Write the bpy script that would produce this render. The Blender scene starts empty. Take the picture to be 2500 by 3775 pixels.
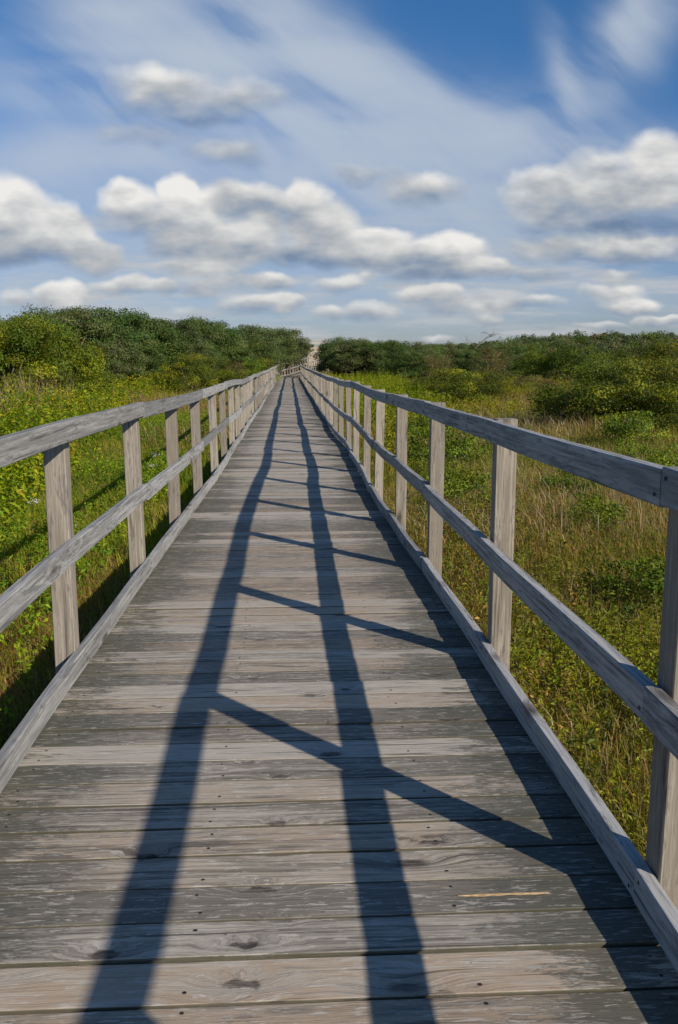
import bpy, math, random
import numpy as np
from math import sin, cos, atan, pi, radians, exp

scene = bpy.context.scene
COL = scene.collection

# ------------------------------------------------------------------ camera
CAM_H = 1.35
cam_d = bpy.data.cameras.new('camera')
cam = bpy.data.objects.new('camera', cam_d)
COL.objects.link(cam)
cam_d.sensor_fit = 'HORIZONTAL'; cam_d.sensor_width = 36.0
cam_d.lens = 3189.0 / 2500.0 * 36.0
cam_d.clip_start = 0.05; cam_d.clip_end = 5000
cam.location = (0, 0, CAM_H)
cam.rotation_euler = (radians(90 - 10.06), 0, -radians(3.10))
scene.camera = cam

# ------------------------------------------------------------------ sun, sky, exposure
SUN_DIR = (-1.177, 1.32, -1.0)            # the way the light travels
_h = math.hypot(SUN_DIR[0], SUN_DIR[1])
SUN_EL = math.atan2(1.0, _h)
SUN_AZ = math.atan2(-SUN_DIR[0], -SUN_DIR[1])   # clockwise from +Y
sun_d = bpy.data.lights.new('sun', 'SUN'); sun_d.energy = 5.0; sun_d.angle = radians(0.6)
sun_d.color = (1.0, 0.915, 0.80)
sun = bpy.data.objects.new('sun', sun_d); COL.objects.link(sun)
from mathutils import Vector
sun.rotation_euler = Vector(SUN_DIR).to_track_quat('-Z', 'Y').to_euler()
scene.view_settings.view_transform = 'Standard'
scene.view_settings.look = 'None'
scene.view_settings.exposure = 0.0
scene.view_settings.gamma = 1.0
scene.cycles.max_bounces = 6
scene.cycles.transparent_max_bounces = 4


class NT:
    """small helper to write node trees"""
    def __init__(s, tree): s.t = tree; s.n = tree.nodes; s.l = tree.links
    def node(s, typ, **kw):
        n = s.n.new(typ)
        for k, v in kw.items(): setattr(n, k, v)
        return n
    def put(s, sock, v):
        if v is None: return
        if isinstance(v, bpy.types.NodeSocket): s.l.new(v, sock)
        else: sock.default_value = v
    def m(s, op, a, b=None, c=None, clamp=False):
        n = s.node('ShaderNodeMath', operation=op, use_clamp=clamp)
        s.put(n.inputs[0], a); s.put(n.inputs[1], b); s.put(n.inputs[2], c)
        return n.outputs[0]
    def vm(s, op, a, b=None):
        n = s.node('ShaderNodeVectorMath', operation=op)
        s.put(n.inputs[0], a)
        if op == 'SCALE': s.put(n.inputs[3], b)
        else: s.put(n.inputs[1], b)
        return n.outputs[1] if op in ('LENGTH', 'DOT_PRODUCT', 'DISTANCE') else n.outputs[0]
    def xyz(s, x=0.0, y=0.0, z=0.0):
        n = s.node('ShaderNodeCombineXYZ'); s.put(n.inputs[0], x); s.put(n.inputs[1], y); s.put(n.inputs[2], z)
        return n.outputs[0]
    def sep(s, v):
        n = s.node('ShaderNodeSeparateXYZ'); s.put(n.inputs[0], v); return n.outputs
    def noise(s, v, scale=1.0, detail=2.0, rough=0.5, dist=0.0, dim='3D'):
        n = s.node('ShaderNodeTexNoise', noise_dimensions=dim)
        s.put(n.inputs['Vector'], v); s.put(n.inputs['Scale'], scale); s.put(n.inputs['Detail'], detail)
        s.put(n.inputs['Roughness'], rough); s.put(n.inputs['Distortion'], dist)
        return n.outputs[0]
    def noisec(s, v, scale=1.0, detail=2.0):
        n = s.node('ShaderNodeTexNoise'); s.put(n.inputs['Vector'], v); s.put(n.inputs['Scale'], scale)
        s.put(n.inputs['Detail'], detail); return n.outputs[1]
    def step(s, v, a, b, lo=0.0, hi=1.0):
        n = s.node('ShaderNodeMapRange', interpolation_type='SMOOTHSTEP')
        s.put(n.inputs[0], v); s.put(n.inputs[1], a); s.put(n.inputs[2], b); s.put(n.inputs[3], lo); s.put(n.inputs[4], hi)
        return n.outputs[0]
    def lin(s, v, a, b, lo=0.0, hi=1.0):
        n = s.node('ShaderNodeMapRange'); s.put(n.inputs[0], v); s.put(n.inputs[1], a); s.put(n.inputs[2], b)
        s.put(n.inputs[3], lo); s.put(n.inputs[4], hi); return n.outputs[0]
    def mix(s, f, a, b, bt='MIX'):
        n = s.node('ShaderNodeMix', data_type='RGBA', blend_type=bt)
        s.put(n.inputs[0], f)
        for sk, v in ((n.inputs[6], a), (n.inputs[7], b)):
            if isinstance(v, tuple) and len(v) == 3: v = (*v, 1.0)
            s.put(sk, v)
        return n.outputs[2]


# directions: a point of the sky is named by (u, v) = (x/y, z/y); img(x, y) gives it for a direction
F_ = 3189.0
TH = radians(10.06); PSI = radians(3.10)
FW = np.array([sin(PSI) * cos(TH), cos(PSI) * cos(TH), -sin(TH)]); RT = np.array([cos(PSI), -sin(PSI), 0]); UP = np.cross(RT, FW)
def sky_uv(x, y):
    d = FW + RT * ((x * 1.5944 - 1250) / F_) - UP * ((y * 1.5944 - 1887.5) / F_)
    return d[0] / d[1], d[2] / d[1]

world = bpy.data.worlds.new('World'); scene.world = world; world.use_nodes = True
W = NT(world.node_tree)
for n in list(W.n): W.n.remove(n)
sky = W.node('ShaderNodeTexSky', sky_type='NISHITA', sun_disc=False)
sky.sun_elevation = SUN_EL; sky.sun_rotation = SUN_AZ
sky.air_density = 1.0; sky.dust_density = 0.5; sky.ozone_density = 2.0

# cumulus clouds: (x, y, rx, ry, strength, lift) - lift below 0 is a greyer cloud
CUM = [
 (30, 490, 85, 75, 1.1, .3), (110, 535, 90, 58, 1.1, .3), (190, 585, 90, 38, .95, .1), (40, 440, 40, 36, .95, .4), (70, 575, 140, 34, .9, -.5), (225, 600, 60, 26, .9, .25),
 (300, 468, 62, 40, .95, .35), (345, 505, 110, 34, .7, -.3),
 (415, 445, 52, 46, 1.15, .6), (455, 500, 62, 60, 1.15, .5), (440, 545, 80, 60, 1.0, -.1), (540, 560, 110, 55, 1.1, .15), (610, 520, 40, 34, .9, .35), (560, 462, 110, 44, .9, -.25), (650, 478, 90, 28, .8, -.35),
 (700, 465, 60, 42, 1.0, .25), (740, 525, 90, 62, 1.05, -.05), (830, 572, 120, 44, 1.1, .2), (760, 590, 200, 26, .8, -.5), (930, 590, 90, 34, .9, -.1), (1040, 592, 95, 42, 1.05, .05), (1080, 580, 50, 26, 1.0, .45), (1110, 622, 78, 28, 1.0, .25), (1010, 632, 110, 18, .7, -.5),
 (1510, 395, 90, 62, .85, .05), (1400, 400, 90, 44, .72, -.1), (1290, 435, 90, 46, .68, -.15), (1400, 455, 170, 44, .9, .0), (1530, 440, 100, 56, .95, .2), (1300, 490, 110, 36, .8, -.25), (1440, 515, 220, 28, .8, -.7), (1190, 470, 40, 34, .5, .2),
 (1480, 568, 130, 34, .85, .1), (1300, 570, 120, 32, .75, -.15), (1400, 590, 160, 18, .5, -.6),
 (390, 215, 110, 50, .68, -.12), (530, 232, 120, 38, .58, -.25), (440, 255, 150, 28, .5, -.5), (340, 310, 110, 26, .5, -.3), (525, 352, 80, 30, .55, -.3), (840, 402, 70, 20, .48, -.35), (985, 440, 88, 36, .66, -.12),
 (470, 622, 95, 24, .8, .1), (620, 652, 62, 24, .9, .2), (520, 655, 110, 24, .6, -.2), (290, 658, 70, 20, .6, .1), (375, 668, 46, 18, .75, .2), (785, 658, 56, 20, .7, .15), (480, 668, 60, 20, .7, .1),
 (150, 684, 62, 32, 1.0, .3), (40, 690, 52, 24, .65, .1), (590, 705, 100, 24, .7, 0), (650, 705, 50, 20, .8, .25),
 (990, 680, 80, 22, .85, .15), (1080, 700, 130, 26, .6, -.15), (1140, 712, 70, 20, .85, .25), (870, 722, 66, 22, .7, .05), (770, 724, 42, 14, .55, .1), (840, 640, 26, 13, .6, .1),
 (1420, 636, 52, 18, .6, .1), (1420, 678, 70, 22, .75, .0), (1460, 704, 70, 18, .9, .3), (1530, 738, 60, 14, .8, .2), (1250, 700, 60, 14, .5, 0), (1010, 776, 46, 10, .5, .1), (1400, 752, 50, 10, .45, .1),
 (1130, 738, 36, 10, .6, .2), (1240, 628, 90, 18, .45, -.3), (930, 655, 60, 12, .4, -.4), (450, 720, 60, 12, .4, 0),
]
grp = bpy.data.node_groups.new('cumulus_field', 'ShaderNodeTree')
grp.interface.new_socket('P', in_out='INPUT', socket_type='NodeSocketVector')
grp.interface.new_socket('D', in_out='OUTPUT', socket_type='NodeSocketFloat')
grp.interface.new_socket('H', in_out='OUTPUT', socket_type='NodeSocketFloat')
G = NT(grp)
gi = G.node('NodeGroupInput'); go = G.node('NodeGroupOutput')
P = gi.outputs[0]
w1 = G.vm('MULTIPLY', G.vm('SUBTRACT', G.noisec(P, 16.0, 2.0), (0.5, 0.5, 0.5)), (0.050, 0.028, 0.0))
w2 = G.vm('MULTIPLY', G.vm('SUBTRACT', G.noisec(P, 55.0, 3.0), (0.5, 0.5, 0.5)), (0.014, 0.007, 0.0))
PW = G.vm('ADD', G.vm('ADD', P, w1), w2)
acc = None; sw = None; sh = None
for (x, y, rx, ry, st, lift) in CUM:
    u0, v0 = sky_uv(x, y); r1 = rx * 1.5944 / F_ * 1.28; r2 = ry * 1.5944 / F_ * 1.28
    q = G.vm('MULTIPLY', G.vm('SUBTRACT', PW, (u0, v0, 0)), (1 / r1, 1 / r2, 0))
    d = G.vm('DOT_PRODUCT', q, q)
    val = G.m('MULTIPLY_ADD', d, -st * 0.95, st)
    w_ = G.m('EXPONENT', G.m('MULTIPLY', val, 3.5))
    h_ = G.m('MULTIPLY', w_, G.m('ADD', G.vm('DOT_PRODUCT', q, (-.12, 1.0, 0)), lift))
    acc = val if acc is None else G.m('SMOOTH_MAX', acc, val, 0.2)
    sw = w_ if sw is None else G.m('ADD', sw, w_)
    sh = h_ if sh is None else G.m('ADD', sh, h_)
det = G.noise(G.vm('MULTIPLY', PW, (1.0, 1.7, 1.0)), 13.0, 4.0, 0.5)
D = G.m('ADD', acc, G.m('MULTIPLY', G.m('SUBTRACT', det, 0.5), 0.85))
G.l.new(D, go.inputs[0])
G.l.new(G.m('DIVIDE', sh, G.m('ADD', sw, 1e-6)), go.inputs[1])

tc = W.node('ShaderNodeTexCoord')
gx, gy, gz_ = W.sep(tc.outputs['Generated'])
ay = W.m('MAXIMUM', W.m('ABSOLUTE', gy), 0.08)
U = W.m('DIVIDE', gx, ay); V = W.m('DIVIDE', W.m('MAXIMUM', gz_, 0.0), ay)
UV = W.xyz(U, V, 0.0)
front = W.step(gy, 0.0, 0.25)  # no clouds in the unseen rear sky, left out to lessen fill light
g_ = W.node('ShaderNodeGroup'); g_.node_tree = grp; W.put(g_.inputs[0], UV)
D0, H0 = g_.outputs[0], g_.outputs[1]
# billows: relief of a finer noise, seen as lit from above and behind the camera
bil = (1.0, 2.2, 1.0)
ba = W.noise(W.vm('MULTIPLY', UV, bil), 17.0, 3.0, 0.5)
bb = W.noise(W.vm('MULTIPLY', W.vm('ADD', UV, (0.004, 0.014, 0.0)), bil), 17.0, 3.0, 0.5)
rel = W.m('SUBTRACT', ba, bb)
lightn = W.m('ADD', W.m('MULTIPLY_ADD', H0, 0.46, 0.53), W.m('MULTIPLY', rel, 0.55))
lightn = W.m('ADD', lightn, W.m('MULTIPLY', W.m('SUBTRACT', ba, 0.5), 0.30))
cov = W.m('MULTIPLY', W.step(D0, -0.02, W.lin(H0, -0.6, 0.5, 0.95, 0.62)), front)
cr = W.node('ShaderNodeValToRGB')
W.put(cr.inputs[0], lightn)
e = cr.color_ramp.elements
e[0].position = 0.12; e[0].color = (0.15, 0.22, 0.34, 1)
e[1].position = 0.92; e[1].color = (0.88, 0.855, 0.815, 1)
a = cr.color_ramp.elements.new(0.28); a.color = (0.27, 0.33, 0.42, 1)
a = cr.color_ramp.elements.new(0.50); a.color = (0.46, 0.48, 0.50, 1)
a = cr.color_ramp.elements.new(0.70); a.color = (0.66, 0.66, 0.65, 1)

# cirrus: soft streaks (x0, y0, x1, y1, half width, strength)
CIR = [
 (430, -40, 700, 90, 60, .85), (560, 20, 760, 120, 50, .8), (700, 80, 900, 200, 55, .95), (820, 170, 1060, 300, 60, .95), (1000, 270, 1300, 380, 60, .8), (340, 100, 640, 165, 42, .95),
 (80, 35, 400, 50, 46, .85), (200, 5, 420, 10, 30, .6), (-40, 172, 330, 185, 18, .8), (0, 228, 300, 255, 26, .8), (560, 270, 900, 330, 44, .8), (250, 160, 620, 270, 60, .6),
 (640, 250, 900, 420, 50, .65), (-60, 370, 500, 400, 44, .75), (700, 370, 1200, 450, 50, .65), (200, 290, 700, 320, 44, .7), (250, 400, 1000, 420, 60, .6),
 (1568, -40, 1400, 130, 60, .85), (1500, -60, 1440, 60, 40, .5), (1250, 100, 1330, 310, 30, .8), (1420, 120, 1350, 260, 50, .5), (0, 120, 520, 130, 26, .5),
 (900, 500, 1600, 560, 90, .75), (-60, 640, 1640, 690, 110, .65), (-60, 540, 460, 640, 80, .55), (500, 480, 1250, 500, 70, .5), (1120, 340, 1620, 360, 50, .6),
]
cacc = None
cw = W.vm('MULTIPLY', W.vm('SUBTRACT', W.noisec(UV, 4.5, 3.0), (0.5, 0.5, 0.5)), (0.11, 0.075, 0.0))
UVc = W.vm('ADD', UV, cw)
for (x0, y0, x1, y1, hw, st) in CIR:
    a0 = np.array(sky_uv(x0, y0)); a1 = np.array(sky_uv(x1, y1)); c = (a0 + a1) / 2; dv = a1 - a0; L = np.hypot(*dv); dv /= L
    hl = L / 2 * 1.15; w_ = hw * 1.5944 / F_ * 1.25
    q = W.vm('SUBTRACT', UVc, (c[0], c[1], 0))
    s1 = W.vm('DOT_PRODUCT', q, (dv[0] / hl, dv[1] / hl, 0)); s2 = W.vm('DOT_PRODUCT', q, (-dv[1] / w_, dv[0] / w_, 0))
    dd = W.m('ADD', W.m('MULTIPLY', s1, s1), W.m('MULTIPLY', s2, s2))
    val = W.m('MULTIPLY', W.m('EXPONENT', W.m('MULTIPLY', dd, -1.0)), st)
    cacc = val if cacc is None else W.m('ADD', cacc, val)
# fine fibres: along the wind, down to the right, and level ones
rot = W.xyz(W.vm('DOT_PRODUCT', UVc, (0.85, -0.52, 0)), W.vm('DOT_PRODUCT', UVc, (0.52, 0.85, 0)), 0.0)
st1 = W.noise(W.vm('MULTIPLY', rot, (2.6, 12.0, 1.0)), 1.0, 4.0, 0.52)
st2 = W.noise(W.vm('MULTIPLY', UVc, (2.5, 12.0, 1.0)), 1.0, 3.5, 0.5)
stk = W.m('ADD', W.m('MULTIPLY', st1, 0.6), W.m('MULTIPLY', st2, 0.4))
cirm = W.m('MULTIPLY', cacc, W.lin(stk, 0.40, 0.60, 0.22, 1.3))
cirm = W.m('SUBTRACT', 1.0, W.m('EXPONENT', W.m('MULTIPLY', cirm, -1.8)))
# thin level cloud low over the horizon
low = W.noise(W.vm('MULTIPLY', UV, (7.0, 55.0, 1.0)), 1.0, 4.0, 0.55)
lowm = W.m('MULTIPLY', W.step(low, 0.42, 0.66), W.m('MULTIPLY', W.step(V, 0.0, 0.03), W.step(V, 0.19, 0.10)))
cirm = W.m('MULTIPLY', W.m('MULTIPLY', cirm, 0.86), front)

hs = W.node('ShaderNodeHueSaturation'); W.put(hs.inputs['Saturation'], 1.22); W.put(hs.inputs['Value'], 1.0); W.put(hs.inputs['Color'], sky.outputs[0])
skyc = W.mix(1.0, hs.outputs[0], W.mix(W.step(V, 0.02, 0.42), (0.74, 0.82, 1.22), (0.66, 1.02, 1.30)), 'MULTIPLY')
c1 = W.mix(cirm, skyc, W.mix(W.step(V, 0.0, 0.3), (5.3, 6.2, 7.2), (7.0, 7.8, 8.9)))
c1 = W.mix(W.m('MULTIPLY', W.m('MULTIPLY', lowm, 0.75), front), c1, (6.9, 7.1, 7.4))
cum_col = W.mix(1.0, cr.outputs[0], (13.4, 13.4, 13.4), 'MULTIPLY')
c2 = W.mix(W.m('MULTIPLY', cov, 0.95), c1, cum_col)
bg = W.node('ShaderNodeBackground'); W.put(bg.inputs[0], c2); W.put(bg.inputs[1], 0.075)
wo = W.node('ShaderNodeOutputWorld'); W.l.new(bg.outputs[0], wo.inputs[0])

# ------------------------------------------------------------------ helpers
def tag(o, label=None, cat=None, group=None, kind=None):
    if label: o['label'] = label
    if cat: o['category'] = cat
    if group: o['group'] = group
    if kind: o['kind'] = kind
    return o

def empty(name, loc=(0, 0, 0)):
    o = bpy.data.objects.new(name, None); COL.objects.link(o); o.location = loc; o.empty_display_size = 0.2
    return o

def mesh_from(name, V_, F, mat, attrs=None, smooth=False):
    """V_ (n,3); F either (m,k) array or list of such arrays"""
    me = bpy.data.meshes.new(name)
    Fs = F if isinstance(F, list) else [F]
    Fs = [np.asarray(f, dtype=np.int32) for f in Fs if len(f)]
    V_ = np.asarray(V_, dtype=np.float32)
    me.vertices.add(len(V_)); me.vertices.foreach_set('co', V_.ravel())
    loops = np.concatenate([f.ravel() for f in Fs])
    tot = np.concatenate([np.full(len(f), f.shape[1], dtype=np.int32) for f in Fs])
    start = np.concatenate([[0], np.cumsum(tot)[:-1]]).astype(np.int32)
    me.loops.add(len(loops)); me.loops.foreach_set('vertex_index', loops)
    me.polygons.add(len(tot)); me.polygons.foreach_set('loop_start', start); me.polygons.foreach_set('loop_total', tot)
    me.polygons.foreach_set('use_smooth', np.full(len(tot), bool(smooth)))
    for nm, (typ, arr) in (attrs or {}).items():
        at = me.attributes.new(nm, typ, 'POINT')
        at.data.foreach_set('color' if typ == 'FLOAT_COLOR' else ('vector' if typ == 'FLOAT_VECTOR' else 'value'), np.asarray(arr, dtype=np.float32).ravel())
    me.update(calc_edges=True)
    if mat: me.materials.append(mat)
    return me

def add_obj(name, me, parent=None):
    o = bpy.data.objects.new(name, me); COL.objects.link(o)
    if parent: o.parent = parent
    return o

class Wood:
    """collects swept boards; every board has its own grain coordinates"""
    def __init__(s): s.V = []; s.F = []; s.wc = []; s.rv = []; s.n = 0
    def sweep(s, C, R_, U_, w, h, rng, bev=0.004, lat=None, r=None):
        C = np.asarray(C, float); n = len(C)
        R_ = np.broadcast_to(np.asarray(R_, float), (n, 3)); U_ = np.broadcast_to(np.asarray(U_, float), (n, 3))
        w = np.broadcast_to(np.asarray(w, float), (n,)); h = np.broadcast_to(np.asarray(h, float), (n,))
        a = w / 2; b = h / 2; e_ = bev
        prof = [(-a, -b + e_), (-a, b - e_), (-a + e_, b), (a - e_, b), (a, b - e_), (a, -b + e_), (a - e_, -b), (-a + e_, -b)]
        dist = np.concatenate([[0], np.cumsum(np.linalg.norm(np.diff(C, axis=0), axis=1))])
        o1, o2, o3 = rng.uniform(0, 90, 3)
        Vv = np.zeros((n, 8, 3)); wc = np.zeros((n, 8, 3))
        for k, (p, q) in enumerate(prof):
            Vv[:, k] = C + R_ * p[:, None] + U_ * q[:, None]
            wc[:, k, 0] = dist + o1; wc[:, k, 1] = p + o2; wc[:, k, 2] = q + o3
        rr = rng.uniform(0, 1, 2) if r is None else r
        rv = np.zeros((n, 8, 4)); rv[..., 0] = rr[0]; rv[..., 1] = rr[1]; rv[..., 3] = 1
        if lat is not None: rv[..., 2] = np.asarray(lat)[:, None]
        i = np.arange(n - 1)[:, None] * 8; k = np.arange(8)[None, :]; k2 = (k + 1) % 8
        F = np.stack([i + k, i + k2, i + 8 + k2, i + 8 + k], -1).reshape(-1, 4)[:, ::-1] + s.n
        s.F.append(F)
        # end caps as three quads each
        for base, flip in ((0, 0), ((n - 1) * 8, 1)):
            q = np.array([[0, 1, 2, 7], [7, 2, 3, 6], [6, 3, 4, 5]]) + base + s.n
            s.F.append(q if not flip else q[:, ::-1])
        s.V.append(Vv.reshape(-1, 3)); s.wc.append(wc.reshape(-1, 3)); s.rv.append(rv.reshape(-1, 4)); s.n += n * 8
    def build(s, name, mat, parent=None):
        V_ = np.concatenate(s.V)
        me = mesh_from(name, V_, np.concatenate(s.F), mat, {'wc': ('FLOAT_VECTOR', np.concatenate(s.wc)), 'rv': ('FLOAT_COLOR', np.concatenate(s.rv))})
        return add_obj(name, me, parent)

# ------------------------------------------------------------------ materials
def wood_material(name, deck=False, light=(0.40, 0.375, 0.36), mid=(0.235, 0.215, 0.205), dark=(0.085, 0.08, 0.075), knots=(), pale_amt=0.5):
    m = bpy.data.materials.new(name); m.use_nodes = True
    T = NT(m.node_tree)
    bs = T.n['Principled BSDF']
    at = T.node('ShaderNodeAttribute', attribute_name='wc'); rv = T.node('ShaderNodeAttribute', attribute_name='rv')
    L, A, Dd = T.sep(at.outputs['Vector'])
    r1, r2, lat = T.sep(rv.outputs['Vector'])
    # knots
    vo = T.node('ShaderNodeTexVoronoi', feature='F1'); T.put(vo.inputs['Vector'], T.xyz(T.m('MULTIPLY', L, 2.3), T.m('MULTIPLY', A, 6.5), T.m('MULTIPLY', Dd, 6.5))); T.put(vo.inputs['Scale'], 1.0)
    kd = vo.outputs['Distance']
    kr = T.sep(vo.outputs['Color'])[0]
    has = T.m('GREATER_THAN', kr, 0.45 if deck else 0.28)
    kn = T.m('MULTIPLY', T.step(kd, 0.17 if deck else 0.22, 0.06), has)
    halo = T.m('MULTIPLY', T.step(kd, 0.42, 0.0), has)
    if knots:
        geo = T.node('ShaderNodeNewGeometry'); Pp = geo.outputs['Position']
        wig = T.vm('MULTIPLY', T.vm('SUBTRACT', T.noisec(Pp, 30.0, 3.0), (0.5, 0.5, 0.5)), (0.075, 0.036, 0))
        Pp = T.vm('ADD', Pp, wig)
        for (x, y, rx, ry, st) in knots:
            q = T.vm('MULTIPLY', T.vm('SUBTRACT', Pp, (x, y, 0)), (1 / rx, 1 / ry, 0))
            dd = T.vm('LENGTH', q)
            kn = T.m('MAXIMUM', kn, T.m('MULTIPLY', T.step(dd, 1.0, 0.45), st))
            halo = T.m('MAXIMUM', halo, T.m('MULTIPLY', T.step(dd, 3.0, 0.3), st))
    A2 = T.m('ADD', A, T.m('MULTIPLY', halo, 0.035))
    lowf = T.noise(T.xyz(T.m('MULTIPLY', L, 1.1), T.m('MULTIPLY', A, 6.0), T.m('MULTIPLY', Dd, 6.0)), 1.0, 2.0)
    A3 = T.m('ADD', A2, T.m('MULTIPLY', lowf, 0.05))
    g1 = T.noise(T.xyz(T.m('MULTIPLY', L, 1.6), T.m('MULTIPLY', A3, 75.0), T.m('MULTIPLY', Dd, 75.0)), 1.0, 4.0, 0.6)
    g2 = T.noise(T.xyz(T.m('MULTIPLY', L, 7.0), T.m('MULTIPLY', A2, 240.0), T.m('MULTIPLY', Dd, 240.0)), 1.0, 3.0, 0.6)
    blo = T.noise(T.xyz(T.m('MULTIPLY', L, 4.5 if deck else 3.2), T.m('MULTIPLY', A3, 22.0), T.m('MULTIPLY', Dd, 22.0)), 1.0, 5.0, 0.68)
    flk = T.noise(T.xyz(T.m('MULTIPLY', L, 16.0), T.m('MULTIPLY', A2, 110.0), T.m('MULTIPLY', Dd, 110.0)), 1.0, 4.0, 0.7)
    tone = T.m('ADD', T.m('MULTIPLY', g1, 0.6), T.m('MULTIPLY', blo, 0.4))
    tone = T.m('ADD', tone, T.m('MULTIPLY', T.m('SUBTRACT', r1, 0.5), 0.24))
    col = T.mix(T.step(tone, 0.40, 0.60), mid, light)
    warm = T.m('MULTIPLY', T.step(r2, 0.35, 0.9), T.step(blo, 0.35, 0.6))
    col = T.mix(T.m('MULTIPLY', warm, 0.75 if deck else 0.35), col, (0.37, 0.265, 0.17) if deck else (0.33, 0.29, 0.25))
    # dark weathering in streaks
    if deck:
        al = T.m('ABSOLUTE', T.m('ADD', lat, 0.07))
        edge = T.step(al, 0.28, 0.84)
        e2 = T.m('MULTIPLY', edge, T.m('ADD', 0.62, T.m('MULTIPLY', T.m('SUBTRACT', r2, 0.5), 0.35)))
        thr = T.m('SUBTRACT', 0.585, T.m('MULTIPLY', e2, 0.31))
        thr = T.m('ADD', thr, T.m('MULTIPLY', T.m('SUBTRACT', r1, 0.5), 0.15))
        stain = T.noise(T.vm('MULTIPLY', T.node('ShaderNodeNewGeometry').outputs['Position'], (2.2, 3.4, 0.0)), 1.0, 3.0, 0.6)
        thr = T.m('ADD', thr, T.m('MULTIPLY', T.m('SUBTRACT', stain, 0.5), 0.26))
        src = T.m('ADD', T.m('MULTIPLY', flk, 0.45), T.m('MULTIPLY', blo, 0.55))
        dm = T.step(src, thr, T.m('ADD', thr, 0.07))
        dcol = T.mix(edge, dark, (0.085, 0.085, 0.062))
        col = T.mix(T.m('MULTIPLY', dm, T.lin(edge, 0, 1, 0.62, 0.88)), col, dcol)
        fl = T.m('MULTIPLY', T.step(flk, 0.56, 0.62), 0.75)
        col = T.mix(T.m('MULTIPLY', fl, T.m('SUBTRACT', 1.0, T.m('MULTIPLY', edge, 0.4))), col, (0.52, 0.475, 0.41))
        # grime along the board edges, in the gaps
        gr = T.step(T.m('ABSOLUTE', T.sep(T.node('ShaderNodeAttribute', attribute_name='pe').outputs['Vector'])[0]), 0.94, 0.99)
        col = T.mix(T.m('MULTIPLY', gr, T.step(blo, 0.25, 0.6, 1.0, 0.85)), col, (0.075, 0.07, 0.042))
    else:
        src = T.m('ADD', T.m('MULTIPLY', flk, 0.35), T.m('MULTIPLY', blo, 0.65))
        dm = T.step(src, 0.52, 0.60)
        col = T.mix(T.m('MULTIPLY', dm, 0.62), col, dark)
    col = T.mix(T.step(g2, 0.54, 0.72, 0.0, 0.6), col, dark)
    # grain cracks
    crk = T.step(g1, 0.40, 0.33)
    col = T.mix(T.m('MULTIPLY', crk, 0.6), col, (0.05, 0.045, 0.04))
    ring = T.m('ABSOLUTE', T.m('SINE', T.m('MULTIPLY', kd, 95.0)))
    col = T.mix(T.m('MULTIPLY', T.m('MULTIPLY', halo, ring), 0.35), col, (0.16, 0.14, 0.125))
    kc = T.mix(T.step(flk, 0.42, 0.58), (0.025, 0.022, 0.02), (0.11, 0.09, 0.072))
    kn2 = T.m('MULTIPLY', kn, T.step(T.m('ADD', flk, T.m('MULTIPLY', kn, 0.25)), 0.42, 0.62))
    col = T.mix(T.m('MULTIPLY', kn2 if knots else kn, 0.9), col, kc)
    T.put(bs.inputs['Base Color'], col)
    T.put(bs.inputs['Roughness'], T.lin(tone, 0.3, 0.7, 0.85, 0.62))
    T.put(bs.inputs['Specular IOR Level'], 0.3)
    hgt = T.m('ADD', T.m('MULTIPLY', g1, 0.9), T.m('MULTIPLY', g2, 0.35))
    hgt = T.m('SUBTRACT', T.m('ADD', hgt, T.m('MULTIPLY', flk, 0.4)), T.m('MULTIPLY', kn, 0.5))
    bp = T.node('ShaderNodeBump'); T.put(bp.inputs['Strength'], 0.75); T.put(bp.inputs['Distance'], 0.0032 if deck else 0.0028); T.put(bp.inputs['Height'], hgt)
    T.put(bs.inputs['Normal'], bp.outputs[0])
    return m

def onz(x, y, z=0.0):
    d = FW + RT * ((x * 1.5944 - 1250) / F_) - UP * ((y * 1.5944 - 1887.5) / F_)
    t = (z - CAM_H) / d[2]
    return d[0] * t, d[1] * t
KN = []
for (x, y, rx, ry, st) in [(245, 2212, .045, .018, 1), (762, 1742, .04, .022, 1), (338, 1982, .038, .02, .9), (575, 2190, .05, .013, .8), (555, 2275, .05, .017, .7), (600, 2058, .05, .016, .75), (640, 1903, .035, .014, .7),
                           (1000, 1948, .05, .012, .7), (725, 1905, .02, .012, .4), (575, 1762, .025, .013, .6), (650, 1795, .03, .016, .6), (370, 1632, .02, .014, .6), (585, 1565, .04, .016, .6), (600, 1475, .035, .02, .5), (720, 1605, .03, .02, .6), (800, 1592, .03, .016, .8),
                           (1040, 1600, .045, .016, .5), (650, 2130, .03, .01, .5), (900, 1420, .05, .02, .5), (770, 1670, .03, .012, .5), (1010, 2300, .05, .014, .5), (430, 1700, .03, .012, .5), (810, 1355, .04, .02, .5), (500, 1780, .02, .01, .4)]:
    X, Y = onz(x, y); KN.append((X, Y, rx * 1.15, ry * 1.2, min(1, st * 1.25)))
M_DECK = wood_material('weathered deck boards', True, light=(0.44, 0.39, 0.32), mid=(0.18, 0.158, 0.125), knots=KN)
M_RAIL = wood_material('weathered rail timber', False, light=(0.43, 0.42, 0.395), mid=(0.21, 0.205, 0.195), dark=(0.085, 0.085, 0.08))
M_POST = wood_material('weathered post timber', False, light=(0.385, 0.335, 0.265), mid=(0.235, 0.198, 0.15), dark=(0.10, 0.08, 0.07))

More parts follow.
